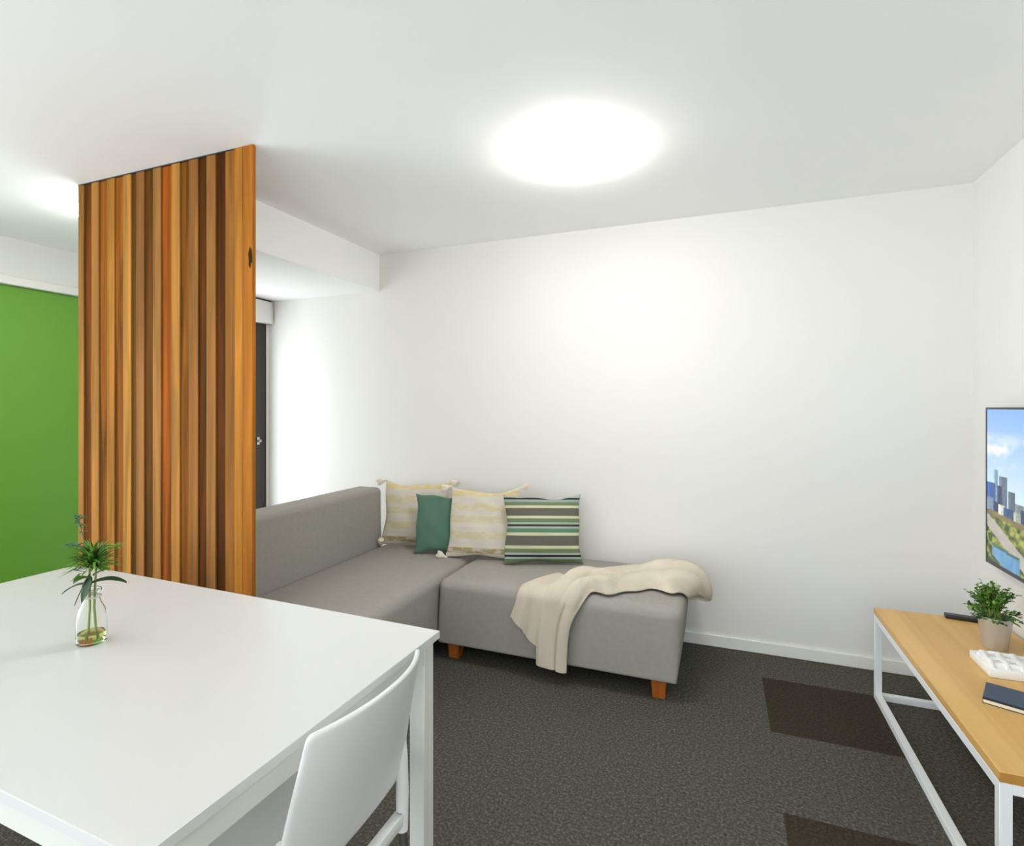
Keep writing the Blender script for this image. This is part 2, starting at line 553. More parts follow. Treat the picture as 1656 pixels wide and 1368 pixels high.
# ------------------------------------------------------------------ timber screen
SY = 1.745
scr = thing('timber_screen', 'floor-to-ceiling screen of vertical timber battens behind the white table', 'screen', (-2.45, SY, 0))
BX = [-3.056, -3.002, -2.942, -2.885, -2.824, -2.767, -2.704, -2.648, -2.612, -2.555, -2.496, -2.44, -2.371, -2.315, -2.258, -2.2,
      -2.147, -2.091, -2.032, -1.977, -1.872]
BX[0] = -3.045
tone_light = [(158, 112, 56), (178, 124, 60), (178, 120, 52), (186, 132, 62), (156, 106, 58), (166, 116, 60), (178, 124, 58), (158, 106, 54),
              (160, 112, 58), (158, 104, 46)]
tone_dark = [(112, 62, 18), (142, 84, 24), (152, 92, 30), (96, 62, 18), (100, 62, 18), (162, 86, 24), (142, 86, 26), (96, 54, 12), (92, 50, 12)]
wood_id = 0
def timber(rgb, amp=0.16):
    global wood_id
    wood_id += 1
    d = [c * (1 - amp) for c in rgb]
    l = [min(255, c * (1 + amp * 0.8)) for c in rgb]
    return wood('timber_%d' % wood_id, srgb(*d), srgb(*l), 'Z', 1.0, 0.62, 0.04)
OX = scr.location.x
k = 0
for i in range(0, 19, 2):                 # proud battens
    box('batten', BX[i] - OX, BX[i + 1] - OX, 0.0, 0.018, 0.0, CEIL - 0.006, timber([c * 0.90 for c in tone_light[i // 2]]), scr, bevel=0.0015, seg=1)
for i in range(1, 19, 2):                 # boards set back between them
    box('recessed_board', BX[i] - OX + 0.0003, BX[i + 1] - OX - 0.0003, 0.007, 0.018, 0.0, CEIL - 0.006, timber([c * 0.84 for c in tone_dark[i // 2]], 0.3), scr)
pm = timber((176, 116, 46), 0.14)
nt = pm.node_tree
box('end_post', BX[19] - OX + 0.0004, BX[19] + 0.050 - OX, -0.002, 0.018, 0.0, CEIL - 0.001, pm, scr, bevel=0.002, seg=1)
box('end_post', BX[19] + 0.0506 - OX, BX[20] - OX, -0.002, 0.018, 0.0, CEIL - 0.001, timber((166, 104, 38), 0.16), scr, bevel=0.002, seg=1)
box('back_board', BX[0] - OX, BX[19] - OX, 0.0182, 0.028, 0.0, CEIL - 0.001, timber((120, 76, 30)), scr)
# dark knot in the end post
bm = bmesh.new()
add_lathe(bm, [(0.0, 0.0012), (0.6, 0.001), (1.0, 0.0)], 14)
bmesh.ops.transform(bm, matrix=Matrix.Translation((-1.884 - OX, -0.0022, 2.045)) @ Matrix.Rotation(R(90), 4, 'X') @ Matrix.Diagonal((0.011, 0.045, 1, 1)), verts=bm.verts[:])
for q, v in enumerate(bm.verts):
    v.co.x += 0.0022 * math.sin(q * 2.3)
    v.co.z += 0.008 * math.sin(q * 1.7)
o = to_obj('knot', bm, plain('knot_wood', srgb(58, 40, 16), 0.9, noise=0.4, scale=80, spec=0.05), scr, smooth=True)
o['label'] = 'dark knot in the post'
box('shadow_line_strip', BX[0] - OX, BX[19] - OX, 0.0, 0.018, CEIL - 0.0055, CEIL - 0.0005, 'frame_dark', scr)  # dark strip that draws the shadow line along the top of the battens

# ------------------------------------------------------------------ sofa
SEAT = 0.447
def soft_box(name, x0, x1, y0, y1, z0, z1, bev, mat, parent, puff=0.0, taper=None, low=0.010):
    """upholstered block: well rounded at the top, nearly square at the bottom"""
    def axis(a, b):
        e = bev * 1.05
        ends = [e * (i / 6) for i in range(7)]
        n = max(2, int((b - a - 2 * e) / 0.09))
        mid = [a + e + (b - a - 2 * e) * i / n for i in range(1, n)]
        return [a + v for v in ends] + mid + [b - v for v in reversed(ends)]
    ax, ay, az = axis(x0, x1), axis(y0, y1), axis(z0, z1)
    bm = bmesh.new()
    cache = {}
    def place(x, y, z):
        key = (round(x, 5), round(y, 5), round(z, 5))
        if key in cache:
            return cache[key]
        h = (z - z0) / (z1 - z0)
        r = low + (bev - low) * smooth(0.15, 0.85, h)
        inner = Vector((min(max(x, x0 + r), x1 - r), min(max(y, y0 + r), y1 - r), min(max(z, z0 + r), z1 - r)))
        d = Vector((x, y, z)) - inner
        p = inner + d.normalized() * r if d.length > 1e-9 else inner
        u = (p.x - (x0 + x1) / 2) / ((x1 - x0) / 2)
        w = (p.y - (y0 + y1) / 2) / ((y1 - y0) / 2)
        p.z += puff * max(0, 1 - u ** 4) * max(0, 1 - w ** 4) * max(0, h) ** 2
        if taper:
            p.x += taper[0] * (1 - h) * max(u, 0) + taper[1] * (1 - h) * min(u, 0)
            p.y += taper[2] * (1 - h) * -w
        cache[key] = bm.verts.new(p)
        return cache[key]
    def sheet(A, B, f):
        for i in range(len(A) - 1):
            for j in range(len(B) - 1):
                q = [f(A[i], B[j]), f(A[i + 1], B[j]), f(A[i + 1], B[j + 1]), f(A[i], B[j + 1])]
                if len(set(q)) > 2:
                    try:
                        bm.faces.new(q)
                    except ValueError:
                        pass
    for c in (x0, x1):
        sheet(ay, az, lambda a, b: place(c, a, b))
    for c in (y0, y1):
        sheet(ax, az, lambda a, b: place(a, c, b))
    for c in (z0, z1):
        sheet(ax, ay, lambda a, b: place(a, b, c))
    bmesh.ops.recalc_face_normals(bm, faces=bm.faces[:])
    return to_obj(name, bm, mat, parent, smooth=True, angle=60)

sofa = thing('sofa', 'grey upholstered sofa section with a long low backrest, behind the timber screen', 'sofa', (-1.92, 2.58, 0))
sx, sy = sofa.location.x, sofa.location.y
soft_box('seat', -2.19 - sx, -1.468 - sx, 1.86 - sy, 3.33 - sy, 0.095, SEAT, 0.05, 'fabric', sofa, 0.012)
soft_box('backrest', -2.36 - sx, -2.165 - sx, 1.86 - sy, 3.12 - sy, 0.095, 0.85, 0.035, 'fabric', sofa)
for (lx, ly) in ((-1.54, 1.94), (-1.54, 3.25), (-2.28, 1.94), (-2.28, 3.0)):
    bm = bmesh.new()
    vv = add_box(bm, -0.03, 0.03, -0.03, 0.03, 0.0, 0.10)
    for v in vv:
        if v.co.z < 0.05:
            v.co.x *= 0.8; v.co.y *= 0.8
    o = to_obj('leg', bm, 'foot', sofa)
    o.location = (lx - sx, ly - sy, 0)

ott = thing('sofa_ottoman', 'backless grey upholstered sofa section with orange wooden feet along the back wall', 'sofa', (-0.81, 2.97, 0))
ox, oy = ott.location.x, ott.location.y
soft_box('seat', -1.462 - ox, -0.155 - ox, 2.615 - oy, 3.33 - oy, 0.092, SEAT, 0.055, 'fabric', ott, 0.012, taper=(-0.035, 0.0, 0.012))
for (lx, ly) in ((-0.275, 2.685), (-0.275, 3.25), (-1.385, 2.70), (-1.385, 3.25)):
    bm = bmesh.new()
    vv = add_box(bm, -0.036, 0.036, -0.036, 0.036, 0.0, 0.098)
    for v in vv:
        if v.co.z < 0.05:
            v.co.x *= 0.78; v.co.y *= 0.78
    o = to_obj('leg', bm, 'foot', ott)
    o.location = (lx - ox, ly - oy, 0)

# ------------------------------------------------------------------ cushions
def cushion(name, label, loc, yaw, lean, w, h, t, mat, roll=0.0, tassels=False, group='scatter cushions on the sofa', seed=1):
    rnd = random.Random(seed)
    root = thing(name, label, 'cushion', loc, 0, group)
    root.rotation_euler = (Matrix.Rotation(yaw, 3, 'Z') @ Matrix.Rotation(-lean, 3, 'X') @ Matrix.Rotation(roll, 3, 'Y')).to_euler()
    n = 26
    bm = bmesh.new()
    ph = [rnd.uniform(0, 6.28) for _ in range(4)]
    def P(u, v, side):
        pin = 0.085
        x = u * w / 2 * (1 - pin * (1 - v * v) * u * u)
        z = h / 2 + v * h / 2 * (1 - pin * (1 - u * u) * v * v)
        z -= 0.035 * h * (1 - u * u) * max(0, v) ** 3 * (1 + 0.5 * math.sin(4 * u + ph[3]))          # sagging upper edge
        prof = max(0.0, (1 - u * u) * (1 - v * v)) ** 0.5
        y = side * t / 2 * prof * (1 + 0.25 * (-v))
        y += 0.007 * math.sin(7 * u + ph[0] + 2 * v) * math.sin(5 * v + ph[1]) * prof
        x += 0.005 * math.sin(5 * v + ph[2]) * abs(u) ** 3
        z += 0.004 * math.sin(6 * u + ph[0]) * abs(v) ** 3
        y += 0.010 * math.sin(2.2 * u + ph[2]) * (v * v)
        return (x, y - t * 0.35, z)
    G = {}
    for s in (-1, 1):
        for j in range(n + 1):
            for i in range(n + 1):
                edge = i in (0, n) or j in (0, n)
                if s == 1 and edge:
                    G[s, i, j] = G[-1, i, j]
                else:
                    uu = math.sin((i / n - 0.5) * math.pi); vv = math.sin((j / n - 0.5) * math.pi)
                    G[s, i, j] = bm.verts.new(P(uu, vv, s))
    for s in (-1, 1):
        for j in range(n):
            for i in range(n):
                q = [G[s, i, j], G[s, i + 1, j], G[s, i + 1, j + 1], G[s, i, j + 1]]
                bm.faces.new(q if s == -1 else q[::-1])
    bmesh.ops.recalc_face_normals(bm, faces=bm.faces[:])
    body = to_obj('cover', bm, mat, root, smooth=True, angle=80)
    if tassels:
        for cx, cz, dx, dz in tassels:
            bm = bmesh.new()
            L = 0.055
            c = Vector((cx * w / 2, -t * 0.35, h / 2 + cz * h / 2))
            d = Vector((dx, -0.25, dz)).normalized()
            add_tube(bm, [c - d * 0.012, c, c + d * 0.012, c + d * 0.02, c + d * 0.035, c + d * L], [0.006, 0.009, 0.010, 0.016, 0.019, 0.016], 10)
            for k in range(14):
                a = k / 14 * 6.28
                q = d.orthogonal().normalized()
                q.rotate(Matrix.Rotation(a, 3, d))
                add_tube(bm, [c + d * 0.014 + q * 0.008, c + d * 0.036 + q * 0.019, c + d * (L + rnd.uniform(-.004, .008)) + q * 0.018], [0.004, 0.0045, 0.003], 5)
            to_obj('tassel', bm, 'tassel', root, smooth=True)
    return root

ZS = SEAT + 0.004
cushion('cushion', 'cream cushion with yellow bands and tassels in the sofa corner, leftmost of four', (-1.935, 3.175, ZS), R(14), R(12), 0.47, 0.44, 0.12,
        'cream_bands', roll=R(0), tassels=((-1, 1, -0.8, -0.3), (1, 1, 0.8, -0.3), (-1, -1, 0.1, 0.25)), seed=3)
cushion('cushion', 'plain teal green cushion between the two cream cushions', (-1.675, 3.075, ZS), R(24), R(15), 0.37, 0.385, 0.10,
        'teal', roll=R(1), seed=5)
cushion('cushion', 'cream tasselled cushion with yellow bands between teal and striped cushions', (-1.385, 3.06, ZS), R(12), R(15), 0.46, 0.44, 0.10,
        'cream_bands', tassels=((-1, 1, -0.9, -0.25), (1, 1, 0.8, 0.1), (-1, -1, -0.9, 0.35)), seed=7)
cushion('cushion', 'green, grey and cream striped cushion, rightmost of four', (-0.998, 3.085, ZS), R(20), R(13), 0.475, 0.415, 0.12,
        'stripes', seed=9)

# ------------------------------------------------------------------ knitted throw draped over the ottoman
FR, TOP, RT = 2.615, SEAT + 0.012, -0.158       # front face, top and right side of the ottoman
Lp = [(-.875, 2.262), (-.872, 2.36), (-.865, 2.46), (-.85, 2.56), (-.83, 2.66), (-.80, 2.77), (-.74, 2.90), (-.65, 3.00), (-.50, 3.07), (-.34, 3.12), (-.2, 3.15), (-.085, 3.14)]
Rp = [(-.715, 2.25), (-.712, 2.33), (-.705, 2.42), (-.685, 2.51), (-.635, 2.60), (-.575, 2.67), (-.48, 2.72), (-.38, 2.76), (-.28, 2.80), (-.2, 2.84), (-.14, 2.9), (-.085, 2.98)]
def drape(x, q, h):
    """a point of the unrolled cloth laid over the box with rounded edges, h above it"""
    r = 0.05
    # front edge
    def roll(d, hh):          # d = distance past the start of the rounding -> (outwards, up)
        if d <= 0:
            return d, hh
        if d < r * math.pi / 2:
            a = d / r
            return (r + hh) * math.sin(a), -r + (r + hh) * math.cos(a)
        return r + hh, -r - (d - r * math.pi / 2)
    oy_, uz = roll((FR + r) - q, h)
    y = (FR + r) - oy_
    ox_, uz2 = roll(x - (RT - r), h)
    if x > RT - r:
        xx = (RT - r) + ox_
        return (xx, y, TOP + min(uz, uz2))
    return (x, y, TOP + uz)
def ridge(x, sharp=0.7):
    return abs(math.sin(math.pi * x)) ** sharp
def strip_pt(t, s):
    """the long strip: hanging down the front, bunched over the seat, tipping over the end"""
    l, r_ = spline([(a, b, 0) for a, b in Lp], s), spline([(a, b, 0) for a, b in Rp], s)
    c = l.lerp(r_, t + 0.02 * math.sin(11 * s + 6 * t) * math.sin(math.pi * t))
    hang = 1 - smooth(0.26, 0.42, s)
    wob = smooth(0.6, 1.0, t) * smooth(0.36, 0.5, s) * (0.030 * math.sin(21 * s) + 0.014 * math.sin(47 * s))
    c = c + Vector((-0.3 * wob, wob, 0))
    topw = smooth(0.32, 0.50, s)
    edge = min(1.0, 9 * min(t, 1 - t))
    # hanging part: one flat fold and a narrow one on its right
    hh_ = 0.016 + 0.010 * smooth(0.0, 0.10, t) + 0.012 * ridge((t - 0.66) / 0.34, 0.6) * (t > 0.66) - 0.010 * math.exp(-((t - 0.64) / 0.035) ** 2)
    hh_ += 0.004 * math.sin(13 * s + 4 * t)
    # bunched part: long rolls drifting across
    ph = 2.3 * t + 0.7 * math.sin(4.4 * s + 0.5) + 0.2
    ht = 0.008 + edge * (0.034 * ridge(ph, 0.65) * (0.75 + 0.35 * math.sin(17 * s)) + 0.026 * math.sin(math.pi * t) * (1 + 0.5 * math.sin(13 * s + 1.0)))
    ht += edge * 0.038 * smooth(0.64, 0.84, s) * math.sin(math.pi * min(1, t * 1.1)) ** 0.8
    ht += edge * 0.018 * ridge(6.0 * s + 1.8 * t, 0.5) * topw
    h = hh_ * hang + ht * (1 - hang) * 1.0
    return drape(c.x, c.y, max(h, 0.004))
FL = [(-.86, 2.90), (-.925, 2.78), (-.965, 2.66), (-.995, 2.56), (-1.022, 2.492)]
FRt = [(-.66, 2.80), (-.70, 2.66), (-.735, 2.52), (-.775, 2.40), (-.80, 2.27)]
def fan_pt(t, s):
    """the corner of the throw that fans out to the left of the strip"""
    l, r_ = spline([(a, b, 0) for a, b in FL], s), spline([(a, b, 0) for a, b in FRt], s)
    c = l.lerp(r_, t)
    zig = 0.020 * (((3.0 * t) % 1.0) - 0.5) * smooth(0.6, 1.0, s)
    ph = 3.0 * t + 0.15 * math.sin(5 * s)
    h = 0.005 + 0.020 * ridge(ph, 0.75) * (0.35 + 0.65 * s) * min(1, 10 * t + 0.2) * (1 - 0.6 * smooth(0.75, 1.0, t))
    return drape(c.x, c.y + zig, h)
vs_, fs = [], []
for fn, nu, nv in ((strip_pt, 56, 150), (fan_pt, 44, 50)):
    b0 = len(vs_)
    for j in range(nv + 1):
        for i in range(nu + 1):
            vs_.append(fn(i / nu, j / nv))
    for j in range(nv):
        for i in range(nu):
            a = b0 + j * (nu + 1) + i
            fs.append((a, a + 1, a + nu + 2, a + nu + 1))
me = bpy.data.meshes.new('throw_blanket')
me.from_pydata(vs_, [], fs)
thr = link('throw_blanket', me, 'knit', None, smooth=True, angle=0)
md = thr.modifiers.new('thickness', 'SOLIDIFY')
md.thickness = 0.006
md.offset = 0.0
tag(thr, 'cream knitted throw blanket draped over the front and end of the grey ottoman', 'blanket')

# ------------------------------------------------------------------ dining table
TH = 0.74
tb = thing('dining_table', 'long white laminate dining table in the left foreground', 'table', (-0.770, 1.398, 0), R(-1.4))
TL, TW = 1.735, 0.865
box('tabletop', -TL, 0, -TW, 0, TH - 0.022, TH, 'white_lam', tb, bevel=0.0015, seg=1)
IN = 0.014
for y0, y1 in ((-IN - 0.028, -IN), (-TW + IN, -TW + IN + 0.028)):
    box('apron', -TL + IN + 0.05, -IN - 0.05, y0, y1, TH - 0.078, TH - 0.026, 'white_edge', tb, bevel=0.0015, seg=1)
for x0, x1 in ((-IN - 0.028, -IN), (-TL + IN, -TL + IN + 0.028)):
    box('apron', x0, x1, -TW + IN + 0.05, -IN - 0.05, TH - 0.078, TH - 0.026, 'white_edge', tb, bevel=0.0015, seg=1)
for x0 in (-IN - 0.05, -TL + IN):
    for y0 in (-IN - 0.05, -TW + IN):
        box('leg', x0, x0 + 0.05, y0, y0 + 0.05, 0, TH - 0.0225, 'white_edge', tb, bevel=0.002, seg=1)

# ------------------------------------------------------------------ moulded chair pushed up to the table
CY = 0.966
ch = thing('dining_chair', 'white moulded plastic chair with steel legs pushed in at the end of the white table', 'chair', (-0.93, CY, 0))
prof = [(-.645, .812), (-.663, .75), (-.690, .665), (-.714, .585), (-.735, .51), (-.757, .458), (-.80, .432), (-.88, .422), (-.97, .424), (-1.06, .432), (-1.13, .43), (-1.16, .412)]
half = [.194, .199, .207, .213, .214, .214, .213, .212, .211, .21, .205, .195]
curl = [.055, .048, .040, .032, .022, .012, .004, 0, 0, 0, 0, 0]
def chair_pt(u, s):
    q = spline([(a + 0.93, b, 0) for a, b in prof], s)
    w = spline([(a, b, 0) for a, b in zip(half, curl)], s)
    k = 2 * u - 1
    cr = min(1, s / 0.03)
    hw = w.x * (0.955 + 0.045 * math.sqrt(max(0, 1 - (1 - cr) ** 2)))
    z = q.y + 0.016 * smooth(0.40, 0.6, s) * abs(k) ** 3 - 0.010 * (1 - smooth(0, .08, s)) * abs(k) ** 2
    return (q.x - w.y * abs(k) ** 2.2, k * hw, z)
grid_mesh('seat_shell', chair_pt, 28, 56, 'white_plastic', ch, thick=0.011, offset=0.0, subd=1)
for s in (-1, 1):
    bm = bmesh.new()
    add_tube(bm, [(.178, s * .205, .60), (.183, s * .196, .52), (.190, s * .184, .44), (.196, s * .174, .352)], [.006, .013, .0165, .0145], 14)
    to_obj('leg_sleeve', bm, 'white_plastic', ch, smooth=True)
    tube('leg', [(.193, s * .173, .40), (.225, s * .178, 0.0)], .0105, 'steel', ch, 12)
    bm = bmesh.new()
    add_tube(bm, [(-.17, s * .185, .425), (-.175, s * .18, .40), (-.18, s * .178, .352)], [.012, .0165, .0145], 14)
    to_obj('leg_sleeve', bm, 'white_plastic', ch, smooth=True)
    tube('leg', [(-.178, s * .178, .40), (-.205, s * .182, 0.0)], .0105, 'steel', ch, 12)
box('rear_rail', .178, .204, -.172, .172, .368, .398, 'white_plastic', ch, bevel=.003)

# ------------------------------------------------------------------ coffee table / TV bench along the right wall
CT = 0.432
X0, X1, Y0, Y1 = 0.692, 1.172, 1.795, 3.045
ct = thing('coffee_table', 'low oak-topped bench with a white steel frame under the television', 'table', (X0, Y0, 0))
W_, L_ = X1 - X0, Y1 - Y0
tp = box('tabletop', 0, W_, 0, L_, CT - 0.028, CT, 'oak', ct, bevel=0.0012, seg=1)
tp.data.materials.append(M['oak_edge'])
for f in tp.data.polygons:
    if abs(f.normal.z) < 0.5 and f.normal.y < -0.5:
        f.material_index = 1
B = 0.028
zt = CT - 0.0285
for y in (0.0, L_ - B):
    box('leg', 0.0, B, y, y + B, 0, zt, 'white_steel', ct, bevel=.001, seg=1)
    box('leg', W_ - B, W_, y, y + B, 0, zt, 'white_steel', ct, bevel=.001, seg=1)
    box('cross_bar', B, W_ - B, y, y + B, 0, B, 'white_steel', ct, bevel=.001, seg=1)
    box('cross_bar', B, W_ - B, y, y + B, zt - B, zt, 'white_steel', ct, bevel=.001, seg=1)
for x in (0.0, W_ - B):
    box('long_rail', x, x + B, B, L_ - B, 0, B, 'white_steel', ct, bevel=.001, seg=1)
    box('long_rail', x, x + B, B, L_ - B, zt - B, zt, 'white_steel', ct, bevel=.001, seg=1)

# remote
rm = thing('remote_control', 'slim black remote control at the far end of the oak bench', 'remote', (1.05, 3.015, CT), R(-8))
case = box('case', -0.085, 0.085, -0.022, 0.022, 0.0, 0.017, 'black', rm, bevel=0.005, seg=3)
for bx_ in range(6):
    for by in range(2):
        bm = bmesh.new()
        add_lathe(bm, [(0, .0018), (.0045, .0014), (.005, 0)], 10)
        o = to_obj('button', bm, 'bezel', case, smooth=True)
        o.location = (-0.06 + bx_ * 0.022, -0.008 + by * 0.016, 0.0169)

# potted plant
def leaf_quad(bm, base, d, up, L, Wd, bend=0.2, mi=0):
    d = d.normalized()
    side = d.cross(up)
    if side.length < 1e-4:
        side = d.orthogonal()
    side.normalize()
    nrm = side.cross(d).normalized()
    p0 = base
    p1 = base + d * L * 0.45 + nrm * L * bend * 0.5
    p2 = base + d * L + nrm * L * bend * -0.2
    v = [bm.verts.new(p0 + side * Wd * 0.08), bm.verts.new(p1 + side * Wd * 0.5), bm.verts.new(p2), bm.verts.new(p1 - side * Wd * 0.5), bm.verts.new(p0 - side * Wd * 0.08), bm.verts.new(p1 - nrm * Wd * 0.12)]
    for f in ((v[0], v[1], v[5]), (v[1], v[2], v[5]), (v[2], v[3], v[5]), (v[3], v[4], v[5]), (v[4], v[0], v[5])):
        fc = bm.faces.new(f)
        fc.material_index = mi

pp = thing('potted_plant', 'small leafy green plant in a tapered metal pot on the oak bench', 'plant', (1.03, 2.71, CT))
bm = bmesh.new()
add_lathe(bm, [(0, 0), (.038, 0), (.040, .004), (.055, .122), (.0575, .126), (.056, .129), (.053, .126), (.050, .105), (0, .105)], 36)
pot = to_obj('pot', bm, 'zinc', pp, smooth=True)
bm = bmesh.new()
add_lathe(bm, [(0, .112), (.0505, .108)], 24)
to_obj('soil', bm, 'soil', pot)
rnd = random.Random(11)
bm = bmesh.new()
bs = bmesh.new()
for k in range(84):
    a = rnd.uniform(0, 6.283)
    el = rnd.uniform(0.15, 1.0) ** 0.7 * 1.45
    rr = rnd.uniform(0.075, 0.105)
    b0 = Vector((rnd.uniform(-.025, .025), rnd.uniform(-.025, .025), .11))
    tip = Vector((math.cos(a) * math.cos(el) * rr * 1.05, math.sin(a) * math.cos(el) * rr * 1.05, .145 + math.sin(el) * rr * 1.05 + rnd.uniform(-.012, .02)))
    if el < 0.6:
        tip.z -= 0.035
    mid = b0.lerp(tip, 0.5) + Vector((0, 0, 0.018))
    add_tube(bs, [b0, mid, tip], [.0016, .0013, .0008], 5)
    for q in range(13):
        f = 0.30 + 0.58 * q / 10
        pos = b0.lerp(mid, f * 2) if f < 0.5 else mid.lerp(tip, (f - .5) * 2)
        dd = Vector((rnd.uniform(-1, 1), rnd.uniform(-1, 1), rnd.uniform(-.2, .9)))
        leaf_quad(bm, pos, dd, Vector((0, 0, 1)), rnd.uniform(.013, .022), rnd.uniform(.010, .015), 0.25, rnd.choice((0, 0, 1, 1, 1, 2)))
for k in range(150):                        # leaves spilling over the rim
    a = rnd.uniform(0, 6.283)
    rr = rnd.uniform(.040, .074)
    pos = Vector((math.cos(a) * rr, math.sin(a) * rr, rnd.uniform(.118, .152)))
    leaf_quad(bm, pos, Vector((math.cos(a), math.sin(a), rnd.uniform(-.6, .4))), Vector((0, 0, 1)), rnd.uniform(.015, .024), rnd.uniform(.011, .016), 0.25, rnd.choice((0, 1, 1, 2)))
st = to_obj('stems', bs, 'stem', pp); st['kind'] = 'stuff'
lv = to_obj('foliage', bm, 'leaf_a', pp); lv.data.materials.append(M['leaf_b']); lv.data.materials.append(M['leaf_c'])
lv['kind'] = 'stuff'

# white slab with a ridged top
wb = thing('decorative_box', 'white box with a lumpy raised lattice on its lid, beside the metal pot', 'box', (0.985, 2.492, CT))
box('body', -0.085, 0.095, -0.085, 0.085, 0.0, 0.030, 'white_block', wb, bevel=0.004, seg=2)
for k in range(4):
    bm = bmesh.new()
    x = -0.062 + k * 0.045
    add_tube(bm, [(x - .010, -.076, .030), (x - .004, -.04, .038), (x, 0, .034), (x + .004, .04, .038), (x + .010, .076, .030)], [.007, .0125, .010, .0125, .007], 10)
    to_obj('ridge', bm, 'white_block', wb, smooth=True)
for k in range(3):
    bm = bmesh.new()
    y = -0.05 + k * 0.05
    add_tube(bm, [(-.076, y, .030), (-.03, y + .004, .036), (.03, y - .004, .036), (.086, y, .030)], [.005, .009, .009, .005], 10)
    to_obj('cross_ridge', bm, 'white_block', wb, smooth=True)

# notebook
nb = thing('notebook', 'navy notebook with cream pages lying on the near part of the oak bench', 'book', (0.801, 2.193, CT), R(-24))
box('back_cover', 0, 0.21, 0, 0.145, 0.0, 0.002, 'navy_dark', nb)
box('page_block', 0.002, 0.208, 0.002, 0.138, 0.002, 0.013, 'paper', nb)
box('front_cover', 0, 0.21, 0, 0.14, 0.013, 0.0165, 'navy_dark', nb)
box('cover_face', 0.0, 0.21, 0.008, 0.14, 0.0165, 0.0180, 'navy', nb, bevel=0.0006, seg=1)
box('elastic_band', 0.0, 0.21, -0.001, 0.004, 0.0165, 0.0178, 'navy_dark', nb)

# ------------------------------------------------------------------ television on the right wall
TVX = 1.135
ty0, ty1, tz0, tz1 = 1.835, 3.075, 0.693, 1.398
tv = thing('television', 'flat television on the right wall showing a city skyline', 'television', (RIGHT, (ty0 + ty1) / 2, tz0))
cyv = (ty0 + ty1) / 2
box('back_panel', TVX + 0.004 - RIGHT, -0.018, ty0 - cyv + 0.003, ty1 - cyv - 0.003, 0.003, tz1 - tz0 - 0.003, 'black', tv, bevel=0.004)
box('wall_bracket', -0.018, -0.003, -0.15, 0.15, 0.2, 0.5, 'black', tv)
bm = bmesh.new()
bz = 0.009
hw = (ty1 - ty0) / 2
hh = tz1 - tz0
for a in ((-hw, hw, 0, bz * 1.8), (-hw, hw, hh - bz, hh), (-hw, -hw + bz, bz * 1.8, hh - bz), (hw - bz, hw, bz * 1.8, hh - bz)):
    add_box(bm, TVX - RIGHT, TVX - RIGHT + 0.012, a[0], a[1], a[2], a[3])
to_obj('bezel', bm, 'bezel', tv)

def hash2(i, j):
    v = math.sin(i * 127.1 + j * 311.7) * 43758.5453
    return v - math.floor(v)
def vnoise(x, y):
    i, j = math.floor(x), math.floor(y)
    fx, fy = x - i, y - j
    fx, fy = fx * fx * (3 - 2 * fx), fy * fy * (3 - 2 * fy)
    return (hash2(i, j) * (1 - fx) + hash2(i + 1, j) * fx) * (1 - fy) + (hash2(i, j + 1) * (1 - fx) + hash2(i + 1, j + 1) * fx) * fy
def fbm(x, y):
    return 0.55 * vnoise(x, y) + 0.28 * vnoise(2.1 * x + 7, 2.1 * y) + 0.17 * vnoise(4.3 * x, 4.3 * y + 3)
def mixc(a, b, t):
    t = min(max(t, 0), 1)
    return tuple(a[q] + (b[q] - a[q]) * t for q in range(3))
TOWERS = [  # a0, a1, top, colour     (fractions of the picture from its left and upper edge), far ones first
    (0.055, 0.085, 0.395, (120, 160, 180)), (0.092, 0.150, 0.425, (96, 112, 132)), (0.158, 0.205, 0.505, (86, 100, 116)),
    (0.0, 0.062, 0.485, (44, 88, 158)), (0.080, 0.112, 0.49, (40, 56, 92)), (0.205, 0.26, 0.575, (120, 130, 136)),
    (0.0, 0.05, 0.585, (118, 140, 168)), (0.05, 0.085, 0.60, (34, 46, 76)), (0.088, 0.135, 0.605, (206, 206, 196)), (0.125, 0.195, 0.615, (48, 76, 124)),
    (0.195, 0.24, 0.63, (160, 166, 150)), (0.24, 0.30, 0.60, (36, 52, 84)), (0.30, 0.34, 0.46, (104, 124, 146)), (0.33, 0.40, 0.56, (58, 74, 104)),
    (0.42, 0.46, 0.50, (92, 112, 138)), (0.45, 0.55, 0.60, (180, 178, 170)), (0.56, 0.60, 0.53, (70, 92, 126)), (0.60, 0.74, 0.62, (150, 156, 160)),
    (0.76, 0.80, 0.56, (88, 104, 128)), (0.8, 1.0, 0.64, (128, 140, 140))]
